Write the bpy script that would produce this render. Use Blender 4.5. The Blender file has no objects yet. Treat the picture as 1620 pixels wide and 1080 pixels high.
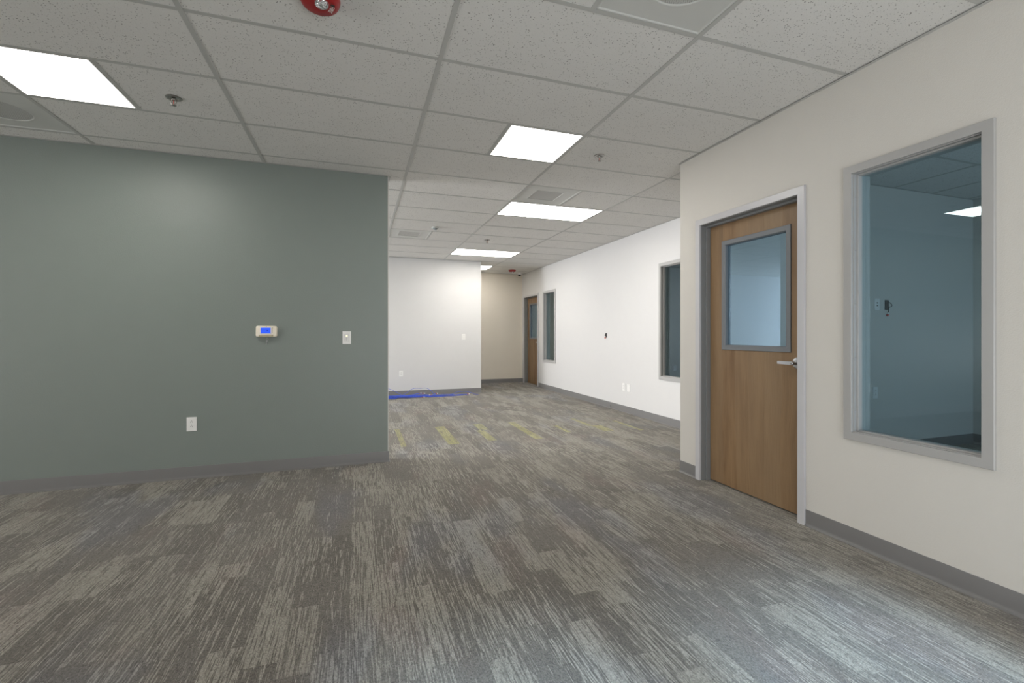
import bpy, bmesh, math, random
from mathutils import Vector, Matrix

sc = bpy.context.scene
COL = sc.collection
PI = math.pi

# ------------------------------------------------------------------ camera
cam_d = bpy.data.cameras.new('camera')
cam = bpy.data.objects.new('camera', cam_d)
COL.objects.link(cam)
cam.location = (0.0, 0.0, 1.226)
cam.rotation_euler = (PI / 2, 0, -0.3242)
cam_d.sensor_width = 36.0
cam_d.lens = 36.0 * 722.8 / 1620.0
cam_d.shift_y = -11.74 / 1620.0
cam_d.clip_start = 0.02
sc.camera = cam

# ------------------------------------------------------------------ view, world, daylight and added fill lamps
sc.view_settings.view_transform = 'Standard'
sc.view_settings.look = 'None'
sc.view_settings.gamma = 1.0
sc.view_settings.use_curve_mapping = False
sc.view_settings.exposure = 0.72

world = bpy.data.worlds.new('sky')
sc.world = world
world.use_nodes = True
wbg = world.node_tree.nodes['Background']
wbg.inputs['Color'].default_value = (0.50, 0.70, 1.0, 1)
wbg.inputs['Strength'].default_value = 0.9

def sun_lamp(rot, energy, color, angle):
    d = bpy.data.lights.new('sun', 'SUN')
    d.energy = energy; d.color = color; d.angle = angle
    o = bpy.data.objects.new('sun', d); COL.objects.link(o)
    o.rotation_euler = rot
    return o

def area_lamp(name, loc, rot, sx, sy, energy, color, spread=PI):
    d = bpy.data.lights.new(name, 'AREA')
    d.shape = 'RECTANGLE'; d.size = sx; d.size_y = sy
    d.energy = energy; d.color = color; d.spread = spread
    o = bpy.data.objects.new(name, d); COL.objects.link(o)
    o.location = loc; o.rotation_euler = rot
    return o

PANEL = 10.5          # emission of the ceiling light panels
sun_lamp((math.radians(59), 0, math.radians(4)), 6.0, (0.66, 0.80, 1.0), math.radians(6.5))
# daylight through the glazing; the fill lamps are added to brighten ceilings and offices
area_lamp('daylight_back_glazing', (1.25, -1.62, 1.15), (PI / 2, 0, 0), 2.8, 2.0, 23, (1.0, 0.97, 0.93))
area_lamp('upward_fill_back_glazing', (1.25, -1.60, 0.55), (math.radians(128), 0, 0), 2.8, 0.9, 22, (1.0, 0.97, 0.92))  # added lamp aimed up to brighten the near ceiling
area_lamp('upward_fill_far_office', (-8.80, 7.0, 0.8), (math.radians(125), 0, -PI / 2), 3.6, 0.8, 340, (1.0, 0.965, 0.94))  # added lamp aimed up, lifts the far room's ceiling
area_lamp('fill_front_left', (-8.85, 1.4, 1.35), (PI / 2, 0, -PI / 2), 4.6, 1.9, 12, (1.0, 0.98, 0.94))  # added fill from an invented window on the left
area_lamp('upward_fill_front_left', (-8.80, 1.4, 0.8), (math.radians(122), 0, -PI / 2), 4.6, 0.8, 120, (1.0, 0.97, 0.92))  # added upward fill, evens out the ceiling over the accent wall
area_lamp('daylight_far_office', (-8.85, 7.0, 1.35), (PI / 2, 0, -PI / 2), 3.6, 1.9, 165, (0.76, 0.87, 1.0))
area_lamp('daylight_near_side_office', (4.9, -1.6, 1.3), (PI / 2, 0, 0), 2.4, 1.4, 9, (0.60, 0.82, 1.0))
area_lamp('upward_fill_near_side_office', (4.9, -1.55, 0.9), (math.radians(130), 0, 0), 2.4, 0.6, 9, (0.70, 0.88, 1.0))  # added lamp aimed up at the near office ceiling
area_lamp('fill_middle_side_office', (8.85, 6.0, 1.4), (PI / 2, 0, PI / 2), 2.4, 1.4, 6, (0.85, 0.92, 1.0))  # added lamp, keeps the middle office from going black
area_lamp('fill_far_side_office', (8.85, 9.9, 1.4), (PI / 2, 0, PI / 2), 1.2, 1.4, 7, (0.95, 0.97, 1.0))  # added lamp, lifts the far side office behind its glass

# ------------------------------------------------------------------ node helpers
class NT:
    def __init__(s, name):
        s.m = bpy.data.materials.new(name); s.m.use_nodes = True
        s.t = s.m.node_tree; s.t.nodes.clear()
        s.out = s.t.nodes.new('ShaderNodeOutputMaterial')
    def n(s, typ, **kw):
        nd = s.t.nodes.new(typ)
        for k, v in kw.items(): setattr(nd, k, v)
        return nd
    def set(s, sock, v):
        if isinstance(v, bpy.types.NodeSocket): s.t.links.new(v, sock)
        elif v is not None:
            if isinstance(v, (tuple, list)) and len(v) == 3 and sock.type == 'RGBA': v = (*v, 1)
            sock.default_value = v
    def math(s, op, a, b=None, c=None, clamp=False):
        nd = s.n('ShaderNodeMath', operation=op, use_clamp=clamp)
        s.set(nd.inputs[0], a); s.set(nd.inputs[1], b) if b is not None else None
        if c is not None: s.set(nd.inputs[2], c)
        return nd.outputs[0]
    def xyz(s, x, y, z=0.0):
        nd = s.n('ShaderNodeCombineXYZ')
        for i, v in enumerate((x, y, z)): s.set(nd.inputs[i], v)
        return nd.outputs[0]
    def mix(s, f, a, b, blend='MIX'):
        nd = s.n('ShaderNodeMix', data_type='RGBA', blend_type=blend)
        s.set(nd.inputs[0], f); s.set(nd.inputs[6], a); s.set(nd.inputs[7], b)
        return nd.outputs[2]
    def noise(s, vec, scale, detail=2.0, rough=0.5):
        nd = s.n('ShaderNodeTexNoise')
        s.set(nd.inputs['Vector'], vec); s.set(nd.inputs['Scale'], scale)
        s.set(nd.inputs['Detail'], detail); s.set(nd.inputs['Roughness'], rough)
        return nd.outputs['Fac']
    def white(s, vec):
        nd = s.n('ShaderNodeTexWhiteNoise', noise_dimensions='3D')
        s.set(nd.inputs['Vector'], vec)
        return nd.outputs['Value'], nd.outputs['Color']
    def smooth(s, v, lo, hi):
        nd = s.n('ShaderNodeMapRange', interpolation_type='SMOOTHSTEP')
        s.set(nd.inputs[0], v); s.set(nd.inputs[1], lo); s.set(nd.inputs[2], hi)
        return nd.outputs[0]
    def pos(s, obj=False):
        if obj: return s.n('ShaderNodeTexCoord').outputs['Object']
        return s.n('ShaderNodeNewGeometry').outputs['Position']
    def split(s, v):
        nd = s.n('ShaderNodeSeparateXYZ'); s.set(nd.inputs[0], v)
        return nd.outputs[0], nd.outputs[1], nd.outputs[2]
    def bump(s, h, strength, dist=0.01):
        nd = s.n('ShaderNodeBump'); s.set(nd.inputs['Height'], h)
        nd.inputs['Strength'].default_value = strength; nd.inputs['Distance'].default_value = dist
        return nd.outputs[0]
    def bsdf(s, color, rough=0.5, metal=0.0, normal=None, spec=0.5, **kw):
        b = s.n('ShaderNodeBsdfPrincipled')
        s.set(b.inputs['Base Color'], color); s.set(b.inputs['Roughness'], rough)
        s.set(b.inputs['Metallic'], metal); s.set(b.inputs['Specular IOR Level'], spec)
        if normal is not None: s.set(b.inputs['Normal'], normal)
        for k, v in kw.items(): s.set(b.inputs[k], v)
        s.t.links.new(b.outputs[0], s.out.inputs[0])
        return b

def plain(name, color, rough=0.5, metal=0.0, spec=0.5, bump=None, vary=0.03):
    t = NT(name)
    p = t.pos()
    n = t.noise(p, 7.0, 3.0)
    c = t.mix(t.math('MULTIPLY', n, 1.0), tuple(max(0, v * (1 - vary)) for v in color), tuple(min(1, v * (1 + vary)) for v in color))
    nm = None
    if bump:
        nm = t.bump(t.noise(p, bump[0], 3.0), bump[1], bump[2] if len(bump) > 2 else 0.01)
    t.bsdf(c, rough, metal, nm, spec)
    return t.m

def emit(name, color, strength):
    t = NT(name)
    e = t.n('ShaderNodeEmission'); t.set(e.inputs[0], color); e.inputs[1].default_value = strength
    t.t.links.new(e.outputs[0], t.out.inputs[0])
    return t.m

M = {}
M['paint_white'] = plain('off_white_eggshell_paint', (0.615, 0.590, 0.548), 0.55, spec=0.35, bump=(160.0, 0.25, 0.004), vary=0.012)
M['paint_white_daylit'] = plain('daylit_off_white_paint', (0.63, 0.620, 0.612), 0.55, spec=0.35, bump=(160.0, 0.25, 0.004), vary=0.012)  # same off-white paint, with the cooler daylight put into its colour
M['paint_cream'] = plain('warm_cream_paint', (0.72, 0.665, 0.58), 0.55, spec=0.35, bump=(160.0, 0.25, 0.004), vary=0.012)
M['paint_green'] = plain('grey_green_paint', (0.205, 0.233, 0.215), 0.42, spec=0.5, bump=(150.0, 0.22, 0.004), vary=0.02)
M['grid_metal'] = plain('painted_grid_steel', (0.47, 0.47, 0.45), 0.45, spec=0.4)
M['casing'] = plain('satin_grey_aluminium', (0.385, 0.378, 0.370), 0.34, spec=0.6)
M['casing_door'] = plain('pale_grey_trim', (0.52, 0.515, 0.53), 0.32, spec=0.6)
M['jamb'] = plain('grey_door_frame_steel', (0.21, 0.215, 0.215), 0.4, spec=0.5)
M['vision'] = plain('dark_grey_steel', (0.17, 0.18, 0.195), 0.42, spec=0.5)
M['rubber'] = plain('grey_vinyl_base', (0.175, 0.170, 0.168), 0.42, spec=0.45)
M['white_plastic'] = plain('white_plastic', (0.80, 0.79, 0.77), 0.35)
M['beige_plastic'] = plain('beige_plastic', (0.80, 0.73, 0.61), 0.4)
M['olive_plastic'] = plain('tan_plastic_flap', (0.42, 0.37, 0.25), 0.45)
M['dark'] = plain('black_plastic', (0.018, 0.018, 0.02), 0.45)
M['slot'] = plain('dark_slot', (0.05, 0.045, 0.04), 0.6)
M['chrome'] = plain('brushed_chrome', (0.55, 0.56, 0.58), 0.28, metal=1.0)
M['steel'] = plain('dull_steel', (0.38, 0.37, 0.35), 0.35, metal=1.0)
M['red'] = plain('red_enamel', (0.33, 0.012, 0.014), 0.3)
M['red_plastic'] = plain('red_plastic', (0.45, 0.03, 0.03), 0.4)
M['blue_cable'] = plain('blue_cable_jacket', (0.05, 0.11, 0.62), 0.4, vary=0.2)
M['letters'] = plain('white_print', (0.75, 0.72, 0.68), 0.5)
M['diffuser_paint'] = plain('smooth_white_metal', (0.57, 0.575, 0.55), 0.4, spec=0.4)
M['bulb'] = plain('clear_bulb_glass', (0.65, 0.12, 0.08), 0.15)
M['panel'] = emit('lit_panel', (1.0, 0.965, 0.90), PANEL)
M['screen'] = emit('lit_blue_screen', (0.03, 0.085, 0.75), 0.95)
M['led'] = emit('lit_indicator', (1.0, 0.9, 0.25), 2.2)
M['bezel'] = plain('pale_bezel', (0.55, 0.58, 0.75), 0.4)

def glass_mat(name, tint, refl, boost, cap, rt):
    t = NT(name)
    fr = t.n('ShaderNodeFresnel'); fr.inputs[0].default_value = 1.5
    f = t.math('MULTIPLY_ADD', fr.outputs[0], boost, refl, clamp=True)
    geo = t.n('ShaderNodeNewGeometry')          # both faces of the pane are counted at the front one
    f = t.math('MINIMUM', f, cap)
    f = t.math('MULTIPLY', f, t.math('SUBTRACT', 1.0, geo.outputs['Backfacing']))
    tr = t.n('ShaderNodeBsdfTransparent'); tr.inputs[0].default_value = (*tint, 1)
    gl = t.n('ShaderNodeBsdfGlossy'); gl.inputs[0].default_value = (*rt, 1); gl.inputs[1].default_value = 0.0
    mx = t.n('ShaderNodeMixShader')
    t.t.links.new(f, mx.inputs[0]); t.t.links.new(tr.outputs[0], mx.inputs[1]); t.t.links.new(gl.outputs[0], mx.inputs[2])
    t.t.links.new(mx.outputs[0], t.out.inputs[0])
    return t.m
M['glass'] = glass_mat('window_glass', (0.84, 0.92, 0.94), 0.015, 1.6, 0.13, (0.75, 0.90, 0.96))
M['door_glass'] = glass_mat('door_glass', (0.84, 0.92, 0.94), 0.07, 3.2, 0.35, (0.56, 0.78, 1.0))

def lens_mat():
    t = NT('faceted_clear_lens')
    p = t.pos(True)
    v = t.n('ShaderNodeTexVoronoi'); t.set(v.inputs['Vector'], p); v.inputs['Scale'].default_value = 60
    t.bsdf((0.75, 0.76, 0.78), 0.08, 0.75, t.bump(v.outputs['Distance'], 1.0, 0.02))
    return t.m
M['lens'] = lens_mat()

def perforated():
    t = NT('perforated_metal')
    x, y, z = t.split(t.pos())
    fx = t.math('SUBTRACT', t.math('FRACT', t.math('MULTIPLY', t.math('ADD', x, y), 95.0)), 0.5)
    fy = t.math('SUBTRACT', t.math('FRACT', t.math('MULTIPLY', t.math('SUBTRACT', x, y), 95.0)), 0.5)
    d = t.math('SQRT', t.math('ADD', t.math('MULTIPLY', fx, fx), t.math('MULTIPLY', fy, fy)))
    hole = t.smooth(d, 0.30, 0.36)
    t.bsdf(t.mix(hole, (0.27, 0.27, 0.26), (0.53, 0.53, 0.51)), 0.5)
    return t.m
M['perforated'] = perforated()

def tile_mat():
    t = NT('mineral_fibre_ceiling_tile')
    p = t.pos()
    v = t.n('ShaderNodeTexVoronoi'); t.set(v.inputs['Vector'], p); v.inputs['Scale'].default_value = 75
    r = t.math('ADD', t.math('MULTIPLY', t.noise(p, 22.0, 2.0), 0.42), -0.06)
    pit = t.smooth(v.outputs['Distance'], t.math('MULTIPLY', r, 0.7), t.math('ADD', r, 0.10))
    v2 = t.n('ShaderNodeTexVoronoi'); t.set(v2.inputs['Vector'], p); v2.inputs['Scale'].default_value = 190
    pit2 = t.smooth(v2.outputs['Distance'], 0.08, 0.26)
    base = t.mix(t.noise(p, 3.0, 2.0), (0.69, 0.68, 0.655), (0.74, 0.73, 0.705))
    c = t.mix(pit, (0.28, 0.27, 0.25), base)
    c = t.mix(pit2, t.mix(0.5, c, (0.42, 0.41, 0.39)), c)
    nm = t.bump(t.math('MULTIPLY', pit, pit2), 0.5, 0.003)
    t.bsdf(c, 0.9, 0.0, nm, 0.15)
    return t.m
M['tile'] = tile_mat()

def wood_mat():
    t = NT('maple_veneer')
    x, y, z = t.split(t.pos())
    # veneer leaves: vertical strips of their own tone with slowly wandering joints
    warp = t.math('MULTIPLY', t.math('SUBTRACT', t.noise(t.xyz(t.math('MULTIPLY', y, 2.0), 0.0, t.math('MULTIPLY', z, 1.1)), 1.0, 1.0), 0.5), 0.10)
    yy = t.math('ADD', y, warp)
    leaf = t.math('FLOOR', t.math('DIVIDE', yy, 0.135))
    lv, lc = t.white(t.xyz(leaf, 7.0, 3.0))
    g1 = t.noise(t.xyz(t.math('MULTIPLY', yy, 12.0), leaf, t.math('MULTIPLY', z, 1.3)), 1.0, 4.0, 0.6)
    g2 = t.noise(t.xyz(t.math('MULTIPLY', yy, 160.0), leaf, t.math('MULTIPLY', z, 4.0)), 1.0, 3.0, 0.6)
    c = t.mix(t.smooth(g1, 0.25, 0.75), (0.160, 0.085, 0.036), (0.295, 0.183, 0.092))
    c = t.mix(t.math('MULTIPLY', lv, 0.75), c, (0.262, 0.180, 0.105))
    c = t.mix(t.math('MULTIPLY', t.smooth(g2, 0.45, 0.75), 0.28), c, (0.13, 0.07, 0.03))
    t.bsdf(c, 0.42, 0.0, t.bump(g2, 0.08, 0.002), 0.4)
    return t.m
M['wood'] = wood_mat()

YELLOW = [(0.44, 0.50, 5.09, 6.05), (0.95, 1.08, 5.03, 6.05), (1.47, 1.59, 5.66, 6.05), (1.42, 1.52, 5.06, 5.66),
          (1.96, 2.06, 4.97, 6.02), (2.47, 2.53, 5.19, 5.62), (2.91, 2.97, 5.45, 6.02), (2.95, 3.09, 5.10, 5.45), (3.40, 3.46, 5.0, 5.68)]

def carpet_mat():
    t = NT('striated_plank_carpet')
    x, y, z = t.split(t.pos())
    # planks half a metre wide and one metre long, woven as narrower blocks
    def cell(w, l, seed):
        c = t.math('FLOOR', t.math('DIVIDE', t.math('ADD', x, -0.46 + 20.0), w))
        off, _ = t.white(t.xyz(c, seed, 0.5))
        r = t.math('FLOOR', t.math('ADD', t.math('DIVIDE', t.math('ADD', y, 20.0 - 5.03), l), off))
        return t.white(t.xyz(c, r, seed))
    v1, c1 = cell(0.25, 0.51, 11.0)
    v2, c2 = cell(0.125, 0.44, 23.0)
    v3, c3 = cell(0.0833, 0.85, 37.0)
    v = t.math('ADD', t.math('ADD', t.math('MULTIPLY', v1, 0.26), t.math('MULTIPLY', v2, 0.56)), t.math('MULTIPLY', v3, 0.18))
    s1 = t.noise(t.xyz(t.math('MULTIPLY', x, 150.0), t.math('MULTIPLY', y, 5.0), t.math('MULTIPLY', v2, 40.0)), 1.0, 2.0, 0.6)
    s2 = t.noise(t.xyz(t.math('MULTIPLY', x, 300.0), t.math('MULTIPLY', y, 14.0), v1), 1.0, 1.0, 0.5)
    s = t.math('ADD', t.math('MULTIPLY', s1, 0.68), t.math('MULTIPLY', s2, 0.32))
    th = t.math('MULTIPLY_ADD', v, 0.27, 0.395)
    streak = t.smooth(t.math('SUBTRACT', s, th), -0.035, 0.045)
    dark = t.mix(v1, (0.135, 0.121, 0.103), (0.172, 0.157, 0.137))
    light = t.mix(v2, (0.285, 0.266, 0.226), (0.345, 0.322, 0.276))
    col = t.mix(streak, dark, light)
    # soft dye tints, block by block and drifting along the plank
    tn = t.noise(t.xyz(t.math('MULTIPLY', x, 2.4), t.math('MULTIPLY', y, 0.9), 3.0), 1.0, 2.0)
    tn2 = t.noise(t.xyz(t.math('MULTIPLY', x, 3.1), t.math('MULTIPLY', y, 1.3), 9.0), 1.0, 2.0)
    col = t.mix(t.math('MULTIPLY', t.smooth(tn, 0.50, 0.68), 0.35), col, t.mix(streak, (0.135, 0.140, 0.165), (0.285, 0.295, 0.325)))
    col = t.mix(t.math('MULTIPLY', t.smooth(tn2, 0.56, 0.70), 0.25), col, t.mix(streak, (0.20, 0.145, 0.125), (0.36, 0.295, 0.265)))
    # yellow-green accent planks
    acc = None
    for (x0, x1, y0, y1) in YELLOW:
        a = t.math('MULTIPLY', t.math('GREATER_THAN', x, x0), t.math('LESS_THAN', x, x1))
        b = t.math('MULTIPLY', t.math('GREATER_THAN', y, y0), t.math('LESS_THAN', y, y1))
        ab = t.math('MULTIPLY', a, b)
        acc = ab if acc is None else t.math('MAXIMUM', acc, ab)
    acc = t.math('MULTIPLY', acc, t.smooth(s, 0.36, 0.52))
    col = t.mix(t.math('MULTIPLY', acc, 0.42), col, (0.46, 0.44, 0.115))
    # loop pile
    lv = t.n('ShaderNodeTexVoronoi')
    t.set(lv.inputs['Vector'], t.xyz(t.math('MULTIPLY', x, 260.0), t.math('MULTIPLY', y, 150.0), 0.0)); lv.inputs['Scale'].default_value = 1.0
    loop = t.math('SUBTRACT', 1.0, lv.outputs['Distance'])
    lw, _ = t.white(t.xyz(t.math('FLOOR', t.math('MULTIPLY', x, 220.0)), t.math('FLOOR', t.math('MULTIPLY', y, 130.0)), 1.0))
    k = t.math('ADD', t.math('MULTIPLY', loop, 0.55), t.math('MULTIPLY', lw, 0.40))
    k = t.math('ADD', k, 0.48)
    col = t.mix(1.0, col, t.xyz(k, k, k), 'MULTIPLY')
    t.bsdf(col, 0.95, 0.0, t.bump(loop, 0.6, 0.004), 0.1, **{'Sheen Weight': 0.15, 'Sheen Roughness': 0.5})
    return t.m
M['carpet'] = carpet_mat()

# ------------------------------------------------------------------ mesh helpers
def new_obj(name, bm, mats, parent=None, smooth=False, loc=None):
    bmesh.ops.recalc_face_normals(bm, faces=bm.faces)
    me = bpy.data.meshes.new(name)
    bm.to_mesh(me); bm.free()
    if not isinstance(mats, (list, tuple)): mats = [mats]
    for m in mats: me.materials.append(m)
    if smooth:
        for p in me.polygons: p.use_smooth = True
    o = bpy.data.objects.new(name, me); COL.objects.link(o)
    if parent is not None: o.parent = parent
    if loc is not None: o.location = loc
    return o

def smooth_angle(o, deg=35):
    for p in o.data.polygons: p.use_smooth = True
    bm = bmesh.new(); bm.from_mesh(o.data)
    for e in bm.edges:
        if len(e.link_faces) == 2 and e.calc_face_angle(0) > math.radians(deg): e.smooth = False
    bm.to_mesh(o.data); bm.free()
    return o

def empty(name, loc=(0, 0, 0), rz=0.0, kind=None):
    o = bpy.data.objects.new(name, None); COL.objects.link(o)
    o.location = loc; o.rotation_euler = (0, 0, rz)
    o.empty_display_size = 0.05
    if kind: o['kind'] = kind
    return o

def tag(o, label, cat, group=None):
    o['label'] = label; o['category'] = cat
    if group: o['group'] = group
    return o

def struct(o, label=None):
    o['kind'] = 'structure'
    if label: o['label'] = label
    return o

def box(bm, x0, x1, y0, y1, z0, z1, bev=0.0, mi=0):
    vs = [bm.verts.new(p) for p in ((x0, y0, z0), (x1, y0, z0), (x1, y1, z0), (x0, y1, z0), (x0, y0, z1), (x1, y0, z1), (x1, y1, z1), (x0, y1, z1))]
    fs = [bm.faces.new([vs[i] for i in q]) for q in ((0, 3, 2, 1), (4, 5, 6, 7), (0, 1, 5, 4), (1, 2, 6, 5), (2, 3, 7, 6), (3, 0, 4, 7))]
    for f in fs: f.material_index = mi
    if bev > 0:
        es = list({e for f in fs for e in f.edges})
        bmesh.ops.bevel(bm, geom=es, offset=bev, segments=2, affect='EDGES', profile=0.5)

def lathe(bm, prof, seg=24, c=(0, 0, 0), mi=0, cap=True):
    """prof: (radius, z) list revolved about z through c"""
    rings = []
    for r, z in prof:
        if r < 1e-6: rings.append([bm.verts.new((c[0], c[1], c[2] + z))])
        else: rings.append([bm.verts.new((c[0] + r * math.cos(2 * PI * i / seg), c[1] + r * math.sin(2 * PI * i / seg), c[2] + z)) for i in range(seg)])
    for a, b in zip(rings, rings[1:]):
        for i in range(seg):
            j = (i + 1) % seg
            if len(a) == 1 and len(b) == 1: continue
            if len(a) == 1: f = bm.faces.new((a[0], b[i], b[j]))
            elif len(b) == 1: f = bm.faces.new((a[i], a[j], b[0]))
            else: f = bm.faces.new((a[i], a[j], b[j], b[i]))
            f.material_index = mi

def tube(bm, pts, r, seg=6, mi=0):
    pts = [Vector(p) for p in pts]
    rings = []
    up = Vector((0, 0, 1))
    for i, p in enumerate(pts):
        d = (pts[min(i + 1, len(pts) - 1)] - pts[max(i - 1, 0)]).normalized()
        a = d.cross(up)
        if a.length < 1e-3: a = d.cross(Vector((0, 1, 0)))
        a.normalize(); b = d.cross(a).normalized()
        rings.append([bm.verts.new(p + a * (r * math.cos(2 * PI * k / seg)) + b * (r * math.sin(2 * PI * k / seg))) for k in range(seg)])
    for A, B in zip(rings, rings[1:]):
        for k in range(seg):
            j = (k + 1) % seg
            f = bm.faces.new((A[k], A[j], B[j], B[k])); f.material_index = mi
    bm.faces.new(rings[0]).material_index = mi; bm.faces.new(rings[-1]).material_index = mi

def spline(ctrl, n=8):
    P = [Vector(c) for c in ctrl]
    P = [P[0] * 2 - P[1]] + P + [P[-1] * 2 - P[-2]]
    out = []
    for i in range(1, len(P) - 2):
        a, b, c, d = P[i - 1:i + 3]
        for k in range(n):
            t = k / n
            out.append(0.5 * ((2 * b) + (c - a) * t + (2 * a - 5 * b + 4 * c - d) * t * t + (3 * b - a - 3 * c + d) * t ** 3))
    out.append(P[-2])
    return out

def wall_with_openings(name, mat, axis, p0, p1, u0, u1, opens, z1=2.90, label=None):
    """axis 'x': slab between x=p0..p1 running in y=u0..u1; axis 'y': slab y=p0..p1 running in x"""
    bm = bmesh.new()
    us = sorted({u0, u1} | {o[0] for o in opens} | {o[1] for o in opens})
    for a, b in zip(us, us[1:]):
        mid = (a + b) / 2
        zs = [0.0]
        for o in sorted(opens, key=lambda q: q[2]):
            if o[0] < mid < o[1]: zs += [o[2], o[3]]
        zs.append(z1)
        for k in range(0, len(zs), 2):
            if zs[k + 1] - zs[k] > 1e-4:
                if axis == 'x': box(bm, p0, p1, a, b, zs[k], zs[k + 1])
                else: box(bm, a, b, p0, p1, zs[k], zs[k + 1])
    bmesh.ops.remove_doubles(bm, verts=bm.verts, dist=1e-5)
    # inner faces shared by neighbouring blocks
    seen = {}
    bm.verts.index_update()
    for f in list(bm.faces):
        key = tuple(sorted(v.index for v in f.verts))
        seen.setdefault(key, []).append(f)
    dup = [f for fs in seen.values() if len(fs) > 1 for f in fs]
    if dup: bmesh.ops.delete(bm, geom=dup, context='FACES')
    return struct(new_obj(name, bm, mat), label)

def frame_sweep(name, mat, parent, x0, ya, yb, za, zb, prof, door=False):
    """mitred frame lying in the plane x = x0; profile points are (inset from the outer edge, x offset)"""
    bm = bmesh.new()
    rings = []
    for ins, dx in prof:
        y_0, y_1, z_0, z_1 = ya + ins, yb - ins, za + (0 if door else ins), zb - ins
        if door: pts = [(y_0, za), (y_0, z_1), (y_1, z_1), (y_1, za)]
        else: pts = [(y_0, z_0), (y_0, z_1), (y_1, z_1), (y_1, z_0)]
        rings.append([bm.verts.new((x0 + dx, a, b)) for a, b in pts])
    n = 4
    for A, B in zip(rings, rings[1:] + rings[:1]):
        for k in range(3 if door else 4):
            j = (k + 1) % n
            bm.faces.new((A[k], A[j], B[j], B[k]))
    if door:
        bm.faces.new([r[0] for r in rings]); bm.faces.new([r[3] for r in rings])
    return new_obj(name, bm, mat, parent)

# ------------------------------------------------------------------ setting
H = 2.743
YG, XR, XR2, YF, YR, YC, XG = 4.549, 2.724, 3.962, 9.283, 10.971, 3.388, 0.268
WT = 0.125

bm = bmesh.new(); box(bm, -9.2, 9.2, -1.9, 11.3, -0.1, 0.0)
struct(new_obj('floor', bm, M['carpet']), 'grey and taupe striated plank carpet')

DW = dict(o0=2.18, o1=3.18)                         # near door casing
W1 = (1.256, 1.931, 0.612, 2.201)
W2 = (4.69, 5.362, 0.600, 2.203)
W3 = (8.885, 9.565, 0.600, 2.185)
D2 = (9.855, 10.871)
cut = 0.040
wall_with_openings('wall_right', M['paint_white'], 'x', XR, XR + WT, -1.9, YC,
                   [(W1[0] + cut, W1[1] - cut, W1[2] + cut, W1[3] - cut), (2.18 + cut, 3.18 - cut, 0.0, 2.184 - cut)],
                   label='off-white wall with wood door and tall window')
wall_with_openings('wall_right_return', M['paint_white'], 'y', 3.243, YC, XR + WT, 9.2, [], label='off-white wall behind the near office')
wall_with_openings('wall_far_right', M['paint_white_daylit'], 'x', XR2, XR2 + WT, YC, YR,
                   [(W2[0] + cut, W2[1] - cut, W2[2] + cut, W2[3] - cut), (W3[0] + cut, W3[1] - cut, W3[2] + cut, W3[3] - cut),
                    (D2[0] + cut, D2[1] - cut, 0.0, 2.184 - cut)], label='long white wall beyond the passage')
wall_with_openings('wall_far', M['paint_white_daylit'], 'y', YF, YF + 0.12, -9.2, 2.435, [], label='white wall facing the open office')
wall_with_openings('wall_recess_side', M['paint_white'], 'x', 2.315, 2.435, YF + 0.12, YR, [])
wall_with_openings('wall_back', M['paint_cream'], 'y', YR, YR + 0.12, 2.315, 9.2, [], label='cream wall at the end of the recess')
wall_with_openings('wall_left', M['paint_green'], 'y', YG, YG + 0.12, -9.0, XG, [], label='grey-green accent wall')
# unpainted end of the accent wall
bm = bmesh.new(); box(bm, XG, XG + 0.006, YG - 0.001, YG + 0.12, 0.0, 2.90)
struct(new_obj('trim_1', bm, M['paint_white']), 'off-white end of the accent wall')
wall_with_openings('wall_behind_camera', M['paint_white'], 'y', -1.9, -1.78, -9.2, 6.6,
                   [(0.20, 1.25, 0.10, 2.15), (1.35, 2.60, 0.10, 2.15), (3.7, 6.1, 0.6, 2.0)])
wall_with_openings('wall_outer_left', M['paint_white'], 'x', -9.12, -9.0, -1.78, YF, [(-0.9, 3.7, 0.4, 2.3), (5.2, 8.8, 0.4, 2.3)])
wall_with_openings('wall_near_office_end', M['paint_white'], 'x', 6.60, 6.72, -1.9, 3.243, [])
wall_with_openings('wall_side_offices', M['paint_white'], 'y', 8.72, 8.84, XR2 + WT, 9.2, [])
wall_with_openings('wall_outer_right', M['paint_white'], 'x', 9.0, 9.12, YC, YR, [(4.8, 7.2, 0.7, 2.1), (9.3, 10.5, 0.7, 2.1)])
bm = bmesh.new(); box(bm, -9.2, 9.3, -1.95, 11.3, 2.92, 3.0)  # unseen cap above the tiles, added to keep outside light out
struct(new_obj('light_block_slab', bm, M['paint_white']))

# ------------------------------------------------------------------ suspended ceiling
T = 0.6096
GX, GY = -0.791, 2.520
TEE = 0.0125
FIX = []                                            # fixture cells (x0, y0, width)
def cellx(c, h=0): return GX + c * 2 * T + h * T
def rowy(r): return GY + r * T
lights = [(cellx(-1), rowy(1), T), (cellx(1, 1), rowy(1), T), (cellx(2), rowy(4), 2 * T), (cellx(2), rowy(9), 2 * T), (cellx(2), rowy(12), 2 * T),
          (cellx(-3, -1), rowy(1), T), (cellx(-1), rowy(4), 2 * T), (cellx(-1), rowy(9), 2 * T)]  # these three panels are out of view, added for more light
vents = [(cellx(-2, 1), rowy(2)), (cellx(1, 1), rowy(-2)), (cellx(2), rowy(3)), (cellx(1), rowy(7))]
for l in lights: FIX.append(l)
for v in vents: FIX.append((v[0], v[1], T))

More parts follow.
